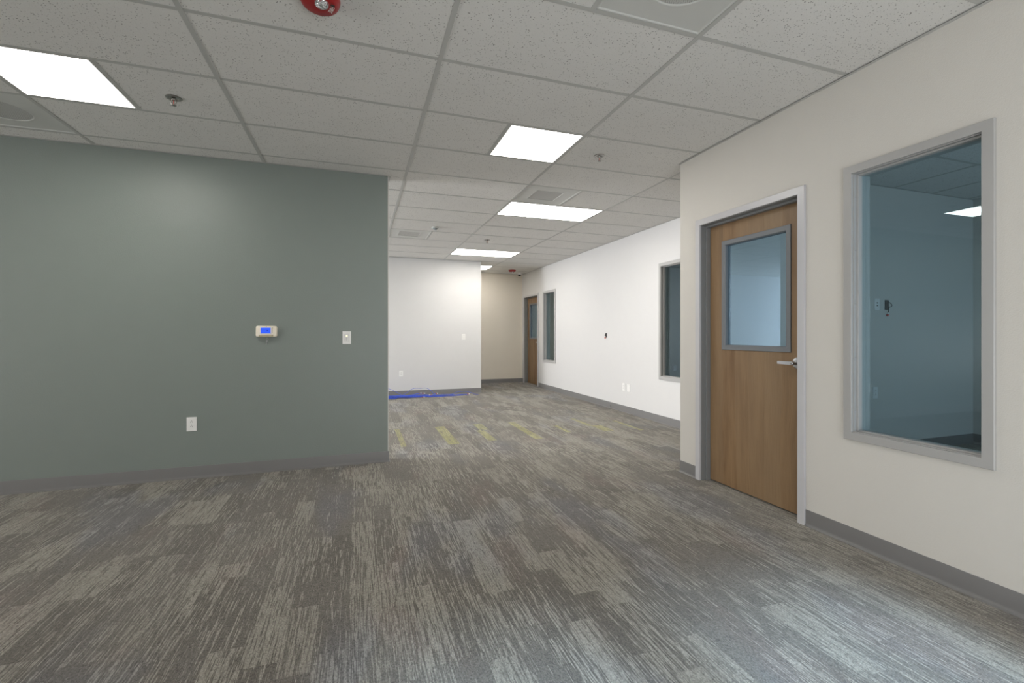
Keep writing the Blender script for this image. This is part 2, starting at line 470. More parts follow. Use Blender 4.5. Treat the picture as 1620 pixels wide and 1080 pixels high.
def build_ceiling(name, regions, angles, gx, gy, ax_long, fixtures, seed, label, seams=()):
    """regions: rectangles (x0,x1,y0,y1); tiles 4 ft in x and 2 ft in y (or the reverse); angles: wall angle strips"""
    random.seed(seed)
    bmt, bmg = bmesh.new(), bmesh.new()
    sx, sy = (2 * T, T) if ax_long == 'x' else (T, 2 * T)
    def gap(e): return 0.0 if any(abs(e - q) < 1e-4 for q in seams) else 0.004
    for (x0, x1, y0, y1) in regions:
        i0, i1 = math.floor((x0 - gx) / sx + 1e-4), math.ceil((x1 - gx) / sx - 1e-4)
        j0, j1 = math.floor((y0 - gy) / sy + 1e-4), math.ceil((y1 - gy) / sy - 1e-4)
        for i in range(i0, i1):
            for j in range(j0, j1):
                ax0, ax1, ay0, ay1 = gx + i * sx, gx + (i + 1) * sx, gy + j * sy, gy + (j + 1) * sy
                random.seed(seed + i * 131 + j * 17)
                dz = random.uniform(0.0014, 0.0028)
                xs = [(max(ax0, x0), min(ax1, x1))]
                for (fx, fy, fw) in fixtures:
                    if abs(fy - ay0) < 0.05 and fx > ax0 - 0.05 and fx + fw < ax1 + 0.05:
                        if fx - ax0 > 0.1: xs = [(max(ax0, x0), fx)]; split = fx
                        elif ax1 - fx - fw > 0.1: xs = [(fx + fw, min(ax1, x1))]; split = fx + fw
                        else: xs = []; split = None
                        if split is not None:
                            box(bmg, split - TEE, split + TEE, max(ay0, y0) + TEE, min(ay1, y1) - TEE, H, H + 0.0014)
                for (a, b) in xs:
                    c, d = max(ay0, y0), min(ay1, y1)
                    if b - a < 0.012 or d - c < 0.012: continue
                    box(bmt, a + gap(a), b - gap(b), c + gap(c), d - gap(d), H + dz, H + dz + 0.016)
        for i in range(i0, i1 + 1):
            X = gx + i * sx
            if x0 + 0.02 < X < x1 - 0.02:
                box(bmg, X - TEE, X + TEE, y0, y1, H - 0.0008, H + 0.0012)
                box(bmg, X - 0.001, X + 0.001, y0, y1, H + 0.0012, H + 0.04)
        for j in range(j0, j1 + 1):
            Y = gy + j * sy
            if y0 - 1e-4 < Y < y1 - 0.02:
                box(bmg, x0, x1, Y - TEE, Y + TEE, H, H + 0.0014)
                box(bmg, x0, x1, Y - 0.001, Y + 0.001, H + 0.0014, H + 0.04)
    for (a, b, c, d) in angles:
        dz = 0.005 if abs(b - XR) < 1e-4 else 0.0
        box(bmg, a, b, c, d, H - 0.0010 - dz, H + 0.0004 - dz)
    o = struct(new_obj(name, bmt, M['tile']), label)
    new_obj('ceiling_grid', bmg, M['grid_metal'], o)
    return o

def around(x0, x1, y0, y1, w=0.020):
    return [(x0, x1, y0, y0 + w), (x0, x1, y1 - w, y1), (x0, x0 + w, y0 + w, y1 - w), (x1 - w, x1, y0 + w, y1 - w)]

G_ = 0.0
w_ = 0.020
Y2 = rowy(2)
build_ceiling('ceiling', [(-9.0, XR, -1.78, Y2), (XR, XR2, YC, Y2), (-9.0, XR2, Y2, YR)],
              [(XR - w_, XR, -1.78, YC), (XR, XR2, YC, YC + w_), (XR2 - w_, XR2, YC + w_, YR), (2.435, XR2 - w_, YR - w_, YR),
               (-9.0, 2.435 + w_, YF - w_, YF), (-9.0, XG + .006 + w_, YG - w_, YG), (XG + .006, XG + .006 + w_, YG, YG + .12),
               (-9.0, XG + .006 + w_, YG + .12, YG + .12 + w_), (2.435, 2.435 + w_, YF, YR - w_), (-9.0, XR - w_, -1.78, -1.76)],
              GX, GY, 'x', FIX, 5, 'speckled white tile ceiling in a white grid', seams=(XR,))
build_ceiling('ceiling_near_office', [(XR + WT, 6.60, -1.78, 3.243)], around(XR + WT, 6.60, -1.78, 3.243), 5.265, 2.55 - 2 * T, 'y', [], 6, 'tile ceiling of the unlit near office')
build_ceiling('ceiling_side_offices', [(XR2 + WT, 9.0, YC, 8.72), (XR2 + WT, 9.0, 8.84, YR)], around(XR2 + WT, 9.0, YC, 8.72) + around(XR2 + WT, 9.0, 8.84, YR), 4.4, 4.0, 'x', [], 7, 'tile ceiling of the unlit side offices')

# ------------------------------------------------------------------ vinyl cove base
BPROF = [(0.0, 0.0), (0.017, 0.0), (0.0165, 0.0025), (0.009, 0.0055), (0.0042, 0.012), (0.0036, 0.020), (0.0034, 0.099), (0.0025, 0.1016), (0.0, 0.1016)]
def baseboard(name, runs, label=None):
    """runs: polylines (list of xy) with the room on the left-hand side of travel"""
    bm = bmesh.new()
    for pts in runs:
        P = [Vector(p) for p in pts]
        rings = []
        for i, p in enumerate(P):
            dirs = []
            if i > 0: dirs.append((P[i] - P[i - 1]).normalized())
            if i < len(P) - 1: dirs.append((P[i + 1] - P[i]).normalized())
            ns = [Vector((-d.y, d.x)) for d in dirs]
            n = sum(ns, Vector((0, 0)))
            if len(ns) == 2: n = n / (1 + ns[0].dot(ns[1]))
            rings.append([bm.verts.new((p.x + n.x * o, p.y + n.y * o, z)) for o, z in BPROF])
        for A, B in zip(rings, rings[1:]):
            for k in range(len(BPROF) - 1):
                bm.faces.new((A[k], A[k + 1], B[k + 1], B[k]))
        bm.faces.new(rings[0]); bm.faces.new(rings[-1])
    o = struct(new_obj(name, bm, M['rubber']), label)
    return smooth_angle(o, 50)

baseboard('baseboard_right', [[(XR, 2.18), (XR, -1.78)][::-1]] and [[(XR, -1.78), (XR, 2.18)], [(XR, 3.18), (XR, YC), (XR2, YC), (XR2, D2[0])], [(XR2, D2[1]), (XR2, YR), (2.435, YR), (2.435, YF), (-9.0, YF)]],
          'grey vinyl base along the white walls')
baseboard('baseboard_left', [[(XG + 0.006, YG + 0.12), (XG + 0.006, YG), (-9.0, YG)]], 'grey vinyl base along the accent wall')
baseboard('baseboard_near_office', [[(6.60, -1.78), (6.60, 3.243), (XR + WT, 3.243)]])
baseboard('baseboard_middle_office', [[(9.0, YC), (9.0, 8.72), (XR2 + WT, 8.72)]])

# ------------------------------------------------------------------ windows and doors
WPROF = [(0, 0), (0, -.014), (.002, -.016), (.044, -.016), (.046, -.014), (.046, .001), (.050, .001), (.050, .010), (.046, .010),
         (.046, .028), (.054, .030), (.056, .034), (.056, .056), (.056, .064), (.048, .070), (.046, WT), (.046, WT + .016), (0, WT + .016), (0, WT)]
DPROF = [(0, 0), (0, -.014), (.002, -.016), (.048, -.016), (.050, -.014), (.050, 0), (.050, .0002), (0, .0002)]
JPROF = [(.040, .0004), (.0515, .0004), (.0535, .003), (.0535, .046), (.069, .046), (.070, .047), (.070, .080), (.054, .080), (.054, WT), (.040, WT)]
BPROF2 = [(0, WT), (0, WT + .016), (.050, WT + .016), (.050, WT)]

def window(name, x0, W, label):
    root = struct(empty(name, (x0, (W[0] + W[1]) / 2, W[2])), label)
    bx, by, bz = root.location
    c = frame_sweep('casing', M['casing'], root, 0, W[0] - by, W[1] - by, W[2] - bz, W[3] - bz, WPROF)
    bm = bmesh.new()
    box(bm, .057, .063, W[0] + .052 - by, W[1] - .052 - by, .052, W[3] - W[2] - .052)
    new_obj('glass_pane', bm, M['glass'], root)
    # small fixing screws on the far jamb of the stop
    bm = bmesh.new()
    for k in range(5):
        z = 0.17 + k * 0.31
        bmesh.ops.create_icosphere(bm, subdivisions=1, radius=0.003, matrix=Matrix.Translation((0.020, W[1] - 0.046 - by, z)))
    new_obj('screw_heads', bm, M['steel'], root)
    return root

window('window_1', XR, W1, 'tall grey framed window into the dark office, beside the near wood door')
window('window_2', XR2, W2, 'tall grey framed window partly hidden behind the near wall corner')
window('window_3', XR2, W3, 'narrow tall grey framed window beside the far wood door')

def wood_door(name, x0, o0, o1, label, with_lever=True):
    root = struct(empty(name, (x0, (o0 + o1) / 2, 0)), label)
    by = root.location.y
    a, b, top = o0 - by, o1 - by, 2.184
    frame_sweep('casing', M['casing_door'], root, 0, a, b, 0.0, top, DPROF, door=True)
    frame_sweep('jamb', M['jamb'], root, 0, a, b, 0.0, top, JPROF, door=True)
    frame_sweep('casing', M['casing_door'], root, 0, a, b, 0.0, top, BPROF2, door=True)
    s0, s1, sz0, sz1 = a + .057, b - .057, 0.010, top - .057
    X0, X1 = .082, .124
    v0, v1, vz0, vz1 = 2.353 - 2.68, 2.979 - 2.68, 1.100, 1.978      # outer edge of the glazing frame
    h = 0.012
    bm = bmesh.new()
    box(bm, X0, X1, s0, v0 + h, sz0, sz1); box(bm, X0, X1, v1 - h, s1, sz0, sz1)
    box(bm, X0, X1, v0 + h, v1 - h, sz0, vz0 + h); box(bm, X0, X1, v0 + h, v1 - h, vz1 - h, sz1)
    slab = new_obj('door_slab', bm, M['wood'], root)
    vp = [(0, 0), (0, -.006), (.003, -.008), (.034, -.008), (.040, -.002), (.040, .018), (.040, .048), (0, .048), (0, .042)]
    frame_sweep('glazing_frame', M['vision'], slab, X0, v0, v1, vz0, vz1, vp)
    bm = bmesh.new(); box(bm, X0 + .018, X0 + .024, v0 + .036, v1 - .036, vz0 + .036, vz1 - .036)
    new_obj('glass_pane', bm, M['door_glass'], slab)
    if with_lever:
        bm = bmesh.new()
        rc = (2.302 - 2.68, 1.030)
        q = bmesh.new()
        lathe(q, [(0, 0.012), (0.020, 0.012), (0.034, 0.010), (0.0395, 0.005), (0.0405, 0.0), (0, 0)], 32)
        lathe(q, [(0, 0.048), (0.012, 0.048), (0.0125, 0.012), (0, 0.012)], 20)
        lathe(q, [(0, 0.066), (0.006, 0.066), (0.0115, 0.064), (0.013, 0.058), (0.013, 0.046), (0, 0.046)], 20)
        # lever bar, tapering, in local +x
        vs = []
        for (u, hh, w0, w1) in ((0.0, 0.011, 0.046, 0.062), (0.05, 0.0105, 0.047, 0.061), (0.108, 0.0095, 0.045, 0.058), (0.114, 0.008, 0.040, 0.056)):
            vs.append([q.verts.new((u, -hh, w0)), q.verts.new((u, hh, w0)), q.verts.new((u, hh, w1)), q.verts.new((u, -hh, w1))])
        for A, B in zip(vs, vs[1:]):
            for k in range(4): q.faces.new((A[k], A[(k + 1) % 4], B[(k + 1) % 4], B[k]))
        q.faces.new(vs[0]); q.faces.new(vs[-1])
        # local z -> -X (into the room), local x -> +Y
        q.transform(Matrix(((0, 0, -1, X0), (1, 0, 0, rc[0]), (0, 1, 0, rc[1]), (0, 0, 0, 1))))
        lev = smooth_angle(new_obj('door_handle', q, M['chrome'], root), 30)
        lev['label'] = 'brushed chrome lever on a round rose'
        q = bmesh.new()
        lathe(q, [(0, 0.067), (0.0045, 0.067), (0.0050, 0.0655), (0, 0.0655)], 14)
        box(q, -0.0007, 0.0007, -0.003, 0.003, 0.0665, 0.0675)
        q.transform(Matrix(((0, 0, -1, X0), (1, 0, 0, rc[0]), (0, 1, 0, rc[1]), (0, 0, 0, 1))))
        new_obj('keyhole', q, M['steel'], lev)
    return root

wood_door('door_1', XR, 2.18, 3.18, 'wood veneer door with a glass pane and chrome lever, in the near white wall')
wood_door('door_2', XR2, D2[0], D2[1] - 0.016, 'wood veneer door with a glass pane at the far end of the passage')

# glazing behind the camera and in the outer walls
def outside_window(name, axis, p, a, b, z0, z1, label):
    root = struct(empty(name), label)
    def bx(bm, u0, u1, d0, d1, w0, w1):
        if axis == 'y': box(bm, u0, u1, p + d0, p + d1, w0, w1)
        else: box(bm, p + d0, p + d1, u0, u1, w0, w1)
    bm = bmesh.new()
    bx(bm, a, a + .05, -.03, .03, z0, z1); bx(bm, b - .05, b, -.03, .03, z0, z1)
    bx(bm, a + .05, b - .05, -.03, .03, z0, z0 + .05); bx(bm, a + .05, b - .05, -.03, .03, z1 - .05, z1)
    new_obj('window_frame', bm, M['vision'], root)
    bm = bmesh.new(); bx(bm, a + .05, b - .05, -.003, .003, z0 + .05, z1 - .05)
    new_obj('glass_pane', bm, M['glass'], root)
outside_window('window_4', 'y', -1.84, 0.20, 1.25, 0.10, 2.15, 'storefront window behind the camera')
outside_window('window_5', 'y', -1.84, 1.35, 2.60, 0.10, 2.15, 'storefront window behind the camera')
outside_window('window_6', 'y', -1.84, 3.7, 6.1, 0.6, 2.0, 'outside window of the near office')
outside_window('window_7', 'x', -9.06, 5.2, 8.8, 0.4, 2.3, 'outside window of the open office')
outside_window('added_window_10', 'x', -9.06, -0.9, 3.7, 0.4, 2.3, 'unseen window added to light the front room from the left')  # invented opening for the left fill lamps
outside_window('added_window_8', 'x', 9.06, 4.8, 7.2, 0.7, 2.1, 'unseen window added to light the middle side office')  # invented opening for the middle office fill lamp
outside_window('added_window_9', 'x', 9.06, 9.3, 10.5, 0.7, 2.1, 'unseen window added to light the far side office')  # invented opening for the far side office fill lamp

# ------------------------------------------------------------------ ceiling lights
LL = ['square lit ceiling panel above the grey-green wall',
      'square lit ceiling panel over the near end of the passage',
      'long lit ceiling panel directly beyond the square-necked air vent',
      'long lit ceiling panel just in front of the white wall corner',
      'long lit ceiling panel half hidden behind the white wall corner',
      'unseen square lit panel added at the outer end of the accent wall',
      'unseen long lit panel added just behind the accent wall',
      'unseen long lit panel added behind the accent wall, close to the far white wall']
for (x, y, w), lab in zip(lights, LL):
    root = tag(empty('ceiling_light', (x + w / 2, y + T / 2, H)), lab, 'ceiling light', 'lit panels in the ceiling grid')
    hx, hy = w / 2 - .0135, T / 2 - .0135
    f = 0.008
    bm = bmesh.new()
    for a in ((-hx, hx, -hy, -hy + f), (-hx, hx, hy - f, hy), (-hx, -hx + f, -hy + f, hy - f), (hx - f, hx, -hy + f, hy - f)):
        box(bm, *a, 0.0, 0.045)
    box(bm, -hx, hx, -hy, hy, 0.045, 0.06)
    new_obj('housing', bm, M['white_plastic'], root)
    bm = bmesh.new(); box(bm, -hx + f, hx - f, -hy + f, hy - f, 0.002, 0.010)
    new_obj('diffuser', bm, M['panel'], root)

# ------------------------------------------------------------------ air vents
VL = [('white air vent with a round perforated face, beside the lit panel over the accent wall', 'round'),
      ('smooth white air vent at the top edge, next to a long ceiling tile', 'round'),
      ('white air vent with a square neck, touching the first long lit panel', 'square'),
      ('white air vent in the ceiling near the round occupancy sensor', 'square')]
for (x, y), (lab, kind) in zip(vents, VL):
    root = tag(empty('air_vent', (x + T / 2, y + T / 2, H)), lab, 'air vent', 'air vents in the ceiling grid')
    h = T / 2 - .0135
    bm = bmesh.new()
    seg = 48
    R = 0.165
    def ring(fn, z): return [bm.verts.new((*fn(2 * PI * i / seg), z)) for i in range(seg)]
    def sq(s):
        def g(a):
            c, d = math.cos(a), math.sin(a); k = s / max(abs(c), abs(d)); return (c * k, d * k)
        return g
    circ = (lambda r: (lambda a: (r * math.cos(a), r * math.sin(a)))) if kind == 'round' else (lambda r: sq(r * 0.92))
    rs = [ring(sq(h), 0.030), ring(sq(h), 0.001), ring(sq(h - .006), 0.001), ring(sq(h - .012), 0.005), ring(circ(R + .03), 0.008), ring(circ(R + .006), 0.004), ring(circ(R), 0.006), ring(circ(R), 0.035)]
    for A, B in zip(rs, rs[1:]):
        for i in range(seg):
            bm.faces.new((A[i], A[(i + 1) % seg], B[(i + 1) % seg], B[i]))
    smooth_angle(new_obj('face_panel', bm, M['diffuser_paint'], root), 20)
    bm = bmesh.new()
    r = [bm.verts.new((*circ(R - .002)(2 * PI * i / seg), 0.009)) for i in range(seg)]
    bm.faces.new(r)
    rr = [bm.verts.new((*circ(R - .002)(2 * PI * i / seg), 0.012)) for i in range(seg)]
    bm.faces.new(rr)
    new_obj('perforated_plate', bm, M['perforated'], root)

# ------------------------------------------------------------------ sprinklers
SL = [((-1.125, 3.475), 'chrome fire sprinkler in the tile right of the lit panel over the accent wall'),
      ((1.944, 3.45), 'chrome fire sprinkler between the square lit panel and the near white wall'),
      ((1.968, 7.12), 'small fire sprinkler in front of the far long lit panel')]
for (x, y), lab in SL:
    root = tag(empty('fire_sprinkler', (x, y, H)), lab, 'sprinkler', 'fire sprinklers in the ceiling')
    bm = bmesh.new()
    lathe(bm, [(0, 0.0015), (0.044, 0.0015), (0.046, -0.001), (0.043, -0.004), (0.030, -0.004), (0.024, 0.002), (0.010, 0.002)], 28)
    smooth_angle(new_obj('escutcheon', bm, M['steel'], root), 40)
    bm = bmesh.new()
    lathe(bm, [(0, 0.002), (0.011, 0.002), (0.011, -0.014), (0.008, -0.017), (0, -0.017)], 12)
    for s in (-1, 1):
        tube(bm, spline([(s * 0.009, 0, -0.014), (s * 0.016, 0, -0.026), (s * 0.011, 0, -0.038), (0, 0, -0.044)], 4), 0.0026)
    new_obj('body', bm, M['steel'], root, True)
    bm = bmesh.new(); tube(bm, [(0, 0, -0.017), (0, 0, -0.040)], 0.0028)
    new_obj('bulb', bm, M['bulb'], root, True)
    bm = bmesh.new()
    lathe(bm, [(0, -0.044), (0.015, -0.046), (0.016, -0.048), (0, -0.049)], 16)
    new_obj('deflector', bm, M['steel'], root, True)

# ------------------------------------------------------------------ red alarm strobes
def letters(txt, size, mat, parent, mtx, name='lettering'):
    c = bpy.data.curves.new('txt', 'FONT'); c.body = txt; c.size = size; c.extrude = 0.0004
    c.align_x = 'CENTER'; c.align_y = 'CENTER'
    o = bpy.data.objects.new('txt', c); COL.objects.link(o)
    me = bpy.data.meshes.new_from_object(o)
    bpy.data.objects.remove(o); bpy.data.curves.remove(c)
    me.materials.clear(); me.materials.append(mat)
    q = bpy.data.objects.new(name, me); COL.objects.link(q)
    q.parent = parent; q.matrix_local = mtx
    return q

for (x, y, rz), lab in (((-0.165, 2.225, 0.35), 'round red fire alarm strobe on the ceiling at the top edge'),
                        ((3.46, 10.28, 0.0), 'round red fire alarm strobe on the ceiling at the far end of the passage')):
    root = tag(empty('alarm_strobe', (x, y, H), rz), lab, 'alarm', 'red alarm strobes')
    bm = bmesh.new()
    lathe(bm, [(0, 0.0), (0.086, 0.0), (0.088, -0.006), (0.086, -0.018), (0.078, -0.034), (0.066, -0.042), (0.030, -0.045), (0, -0.045)], 48)
    smooth_angle(new_obj('body', bm, M['red'], root), 50)
    bm = bmesh.new()
    lathe(bm, [(0, -0.044), (0.029, -0.044), (0.031, -0.050), (0.027, -0.058), (0.015, -0.064), (0, -0.066)], 10, (0.0, -0.030, 0))
    new_obj('strobe_lens', bm, M['lens'], root)
    bm = bmesh.new()
    for k in range(3):
        box(bm, 0.036, 0.052, -0.046 + 0.006 * k, -0.0445 + 0.006 * k, -0.0452, -0.042)
    new_obj('sounder_slots', bm, M['slot'], root)
    letters('FIRE', 0.026, M['letters'], root, Matrix.Translation((0.046, -0.012, -0.0450)) @ Matrix.Rotation(PI / 2, 4, 'Z') @ Matrix.Rotation(PI, 4, 'X'))

# ------------------------------------------------------------------ occupancy sensor, camera
root = tag(empty('occupancy_sensor', (1.033, 6.50, H)), 'small round white occupancy sensor on the ceiling beside an air vent', 'sensor')
bm = bmesh.new(); lathe(bm, [(0, 0), (0.052, 0), (0.052, -0.014), (0.048, -0.018), (0, -0.018)], 32)
smooth_angle(new_obj('base', bm, M['diffuser_paint'], root), 40)
bm = bmesh.new(); lathe(bm, [(0, -0.017), (0.034, -0.017), (0.032, -0.028), (0.022, -0.037), (0, -0.041)], 24)
new_obj('lens', bm, plain('grey_sensor_lens', (0.22, 0.25, 0.26), 0.3), root, True)

root = tag(empty('security_camera', (3.80, 10.72, H)), 'small white dome security camera in the far ceiling corner by the red strobe', 'camera')
bm = bmesh.new(); lathe(bm, [(0, 0), (0.055, 0), (0.056, -0.030), (0.050, -0.042), (0, -0.042)], 28)
smooth_angle(new_obj('housing', bm, M['white_plastic'], root), 40)
bm = bmesh.new(); lathe(bm, [(0, -0.041), (0.038, -0.041), (0.036, -0.058), (0.024, -0.072), (0, -0.078)], 24)
new_obj('dome', bm, M['dark'], root, True)

# ------------------------------------------------------------------ wall plates (built facing -Y, x right, z up)
def rounded_plate(bm, w, h, d, y=0.0):
    box(bm, -w / 2, w / 2, y - d, y, -h / 2, h / 2)
    bmesh.ops.bevel(bm, geom=[e for e in bm.edges if min(v.co.y for v in e.verts) < y - d + 1e-6 and max(v.co.y for v in e.verts) < y - d + 1e-6], offset=min(0.003, d * 0.6), segments=2, affect='EDGES')

def outlet(loc, rz, lab, group=None, mat='white_plastic'):
    root = tag(empty('power_outlet', loc, rz), lab, 'outlet', group)
    bm = bmesh.new(); rounded_plate(bm, 0.074, 0.118, 0.006); new_obj('cover_plate', bm, M[mat], root)
    for s in (-1, 1):
        bm = bmesh.new()
        q = bmesh.new(); lathe(q, [(0, 0.0082), (0.0165, 0.0082), (0.0172, 0.0055), (0.0172, 0.004), (0, 0.004)], 24)
        q.transform(Matrix(((1, 0, 0, 0), (0, 0, -1, 0), (0, 0.86, 0, s * 0.0195), (0, 0, 0, 1))))
        face = new_obj('receptacle', q, M[mat], root)
        bm.free(); bm = bmesh.new()
        for dx in (-0.0062, 0.0062):
            box(bm, dx - 0.0013, dx + 0.0013, -0.0088, -0.007, s * 0.0195 - 0.001 - 0.0045, s * 0.0195 - 0.001 + 0.0045)
        box(bm, -0.0024, 0.0024, -0.0088, -0.007, s * 0.0195 + 0.0065, s * 0.0195 + 0.0112)
        new_obj('slots', bm, M['slot'], face)
    bm = bmesh.new(); bmesh.ops.create_icosphere(bm, subdivisions=1, radius=0.003, matrix=Matrix.Translation((0, -0.006, 0)))
    new_obj('screw', bm, M['steel'], root)
    return root

def switch(loc, rz, lab, led=False, group=None, name='wall_switch'):
    root = tag(empty(name, loc, rz), lab, 'switch', group)
    bm = bmesh.new(); rounded_plate(bm, 0.074, 0.118, 0.006); new_obj('cover_plate', bm, M['white_plastic'], root)
    bm = bmesh.new()
    box(bm, -0.0165, 0.0165, -0.0085, -0.0055, -0.0335, 0.0335, 0.001)
    rk = new_obj('rocker', bm, M['bezel'] if False else M['white_plastic'], root)
    bm = bmesh.new()
    box(bm, -0.0178, 0.0178, -0.0066, -0.0058, -0.0348, -0.0338); box(bm, -0.0178, 0.0178, -0.0066, -0.0058, 0.0338, 0.0348)
    box(bm, -0.0178, -0.0168, -0.0066, -0.0058, -0.0338, 0.0338); box(bm, 0.0168, 0.0178, -0.0066, -0.0058, -0.0338, 0.0338)
    new_obj('gap', bm, M['slot'], root)
    if led:
        bm = bmesh.new(); bmesh.ops.create_icosphere(bm, subdivisions=2, radius=0.0045, matrix=Matrix.Translation((0, -0.0085, 0.016)))
        new_obj('indicator_light', bm, M['led'], rk)
        bm = bmesh.new()
        for zz in (-0.002, -0.012, -0.022):
            box(bm, -0.008, 0.008, -0.0092, -0.0083, zz - 0.0012, zz + 0.0012)
        new_obj('button_marks', bm, M['slot'], rk)
    return root

def blank_plate(loc, rz, lab, name='blank_plate', w=0.074, h=0.118, jack=False):
    root = tag(empty(name, loc, rz), lab, 'wall plate')
    bm = bmesh.new(); rounded_plate(bm, w, h, 0.006); new_obj('cover_plate', bm, M['white_plastic'], root)
    for s in (-1, 1):
        bm = bmesh.new(); bmesh.ops.create_icosphere(bm, subdivisions=1, radius=0.0028, matrix=Matrix.Translation((0, -0.006, s * h * 0.42)))
        new_obj('screw', bm, M['steel'], root)
    if jack:
        bm = bmesh.new(); box(bm, -0.008, 0.008, -0.0075, -0.005, -0.02, -0.008); box(bm, -0.008, 0.008, -0.0075, -0.005, 0.008, 0.02)
        new_obj('jack', bm, M['slot'], root)
    return root

outlet((-1.343, YG, 0.461), 0, 'white duplex outlet low on the grey-green wall')
switch((-0.104, YG, 1.192), 0, 'white wall switch with a lit yellow dot on the grey-green wall', led=True)
outlet((0.80, YF, 0.446), 0, 'white outlet low on the far white wall above the blue cables')
switch((2.063, YF, 1.170), 0, 'white wall switch near the edge of the far white wall')
outlet((XR2, 6.259, 0.393), -PI / 2, 'white outlet low on the long white wall, farther of the pair')
blank_plate((XR2, 6.126, 0.392), -PI / 2, 'blank white plate low on the long white wall, nearer of the pair')
# plates inside the offices, seen through their windows
blank_plate((5.027, 3.243, 1.531), 0, 'white media plate high on the wall seen through the near tall window', jack=True)
outlet((5.0, 3.243, 0.628), 0, 'faint white outlet low on the wall seen through the near tall window')
outlet((6.86, 8.72, 0.45), 0, 'outlet low on the dark office wall seen through the half hidden window')

# ------------------------------------------------------------------ open cable brackets
def cable_bracket(loc, rz, lab, w=0.055, h=0.10, big=True):
    root = tag(empty('cable_bracket', loc, rz), lab, 'cable bracket')
    bm = bmesh.new()
    for a in ((-w / 2, -w / 2 + .007, -h / 2, h / 2), (w / 2 - .007, w / 2, -h / 2, h / 2), (-w / 2 + .007, w / 2 - .007, -h / 2, -h / 2 + .010), (-w / 2 + .007, w / 2 - .007, h / 2 - .010, h / 2)):
        box(bm, a[0], a[1], -0.004, 0, a[2], a[3])
    new_obj('ring', bm, M['dark'], root)
    bm = bmesh.new(); box(bm, -w / 2 + .006, w / 2 - .006, -0.0015, -0.0003, -h / 2 + .009, h / 2 - .009)
    new_obj('hole', bm, M['slot'], root)
    bm = bmesh.new()
    if big:
        tube(bm, spline([(0.004, -0.002, 0.03), (0.022, -0.018, 0.022), (0.045, -0.022, 0.0), (0.040, -0.020, -0.018), (0.020, -0.014, -0.024), (0.014, -0.012, -0.05), (0.010, -0.010, -0.085)], 6), 0.0035)
    else:
        tube(bm, spline([(0.0, -0.002, 0.02), (0.0, -0.02, 0.01), (0.0, -0.022, -0.02)], 6), 0.005)
    new_obj('cable', bm, M['dark'], root, True)
    z = -0.085 if big else -0.02
    y = -0.010 if big else -0.022
    bm = bmesh.new(); box(bm, -0.008, 0.014, y - 0.007, y + 0.007, z - 0.032, z - 0.010, 0.002)
    new_obj('red_connector', bm, M['red_plastic'], root)
    bm = bmesh.new(); box(bm, 0.002, 0.018, y - 0.006, y + 0.006, z - 0.010, z + 0.006, 0.002)
    new_obj('white_connector', bm, M['white_plastic'], root)
    return root
cable_bracket((5.173, 3.243, 1.527), 0, 'black cable bracket with a looped cable and red plug, seen through the near tall window')
cable_bracket((XR2, 6.80, 1.205), -PI / 2, 'small dark cable bracket with a red plug on the long white wall', 0.045, 0.075, False)

# ------------------------------------------------------------------ thermostat and key
root = tag(empty('thermostat', (-0.772, YG, 1.2495)), 'beige wall thermostat with a glowing blue screen on the grey-green wall', 'thermostat')
bm = bmesh.new()
W_, H_ = 0.168, 0.098
sg = 40
def sup(a, w, h, k=0.22):
    c, s = math.cos(a), math.sin(a)
    return (math.copysign(abs(c) ** k, c) * w / 2, math.copysign(abs(s) ** k, s) * h / 2)
lay = [(-0.0, 0.985), (-0.022, 1.0), (-0.028, 0.985), (-0.032, 0.94), (-0.034, 0.88)]
rg = []
for d, k in lay:
    rg.append([bm.verts.new((p[0], d, p[1])) for p in (sup(2 * PI * i / sg, W_ - (1 - k) * 0.09, H_ - (1 - k) * 0.09) for i in range(sg))])
for A, B in zip(rg, rg[1:]):
    for i in range(sg): bm.faces.new((A[i], A[(i + 1) % sg], B[(i + 1) % sg], B[i]))
bm.faces.new(rg[-1]); bm.faces.new(rg[0])
smooth_angle(new_obj('body', bm, M['beige_plastic'], root), 40)
bm = bmesh.new(); box(bm, -0.047, 0.040, -0.0352, -0.033, -0.022, 0.034, 0.001)
bz = new_obj('bezel', bm, M['bezel'], root)
bm = bmesh.new(); box(bm, -0.042, 0.033, -0.0364, -0.0350, -0.0165, 0.031)
scr = new_obj('screen', bm, M['screen'], root)
bm = bmesh.new()
box(bm, 0.003, 0.014, -0.0370, -0.0364, 0.004, 0.010); box(bm, 0.012, 0.0145, -0.0370, -0.0364, 0.000, 0.010)
new_obj('digits', bm, plain('dark_blue_digits', (0.01, 0.03, 0.25), 0.5), scr)
bm = bmesh.new()
for k in range(4): box(bm, 0.045, 0.055 if k < 1 else 0.052, -0.0350, -0.0335, 0.026 - k * 0.0115, 0.032 - k * 0.0115)
new_obj('buttons', bm, M['olive_plastic'], root)
bm = bmesh.new(); box(bm, -0.058, 0.056, -0.0362, -0.030, -0.0475, -0.030, 0.002)
new_obj('flap', bm, M['olive_plastic'], root)
bm = bmesh.new(); bmesh.ops.create_icosphere(bm, subdivisions=1, radius=0.0025, matrix=Matrix.Translation((0.002, -0.034, 0.041)))
new_obj('sensor_dot', bm, M['slot'], root)

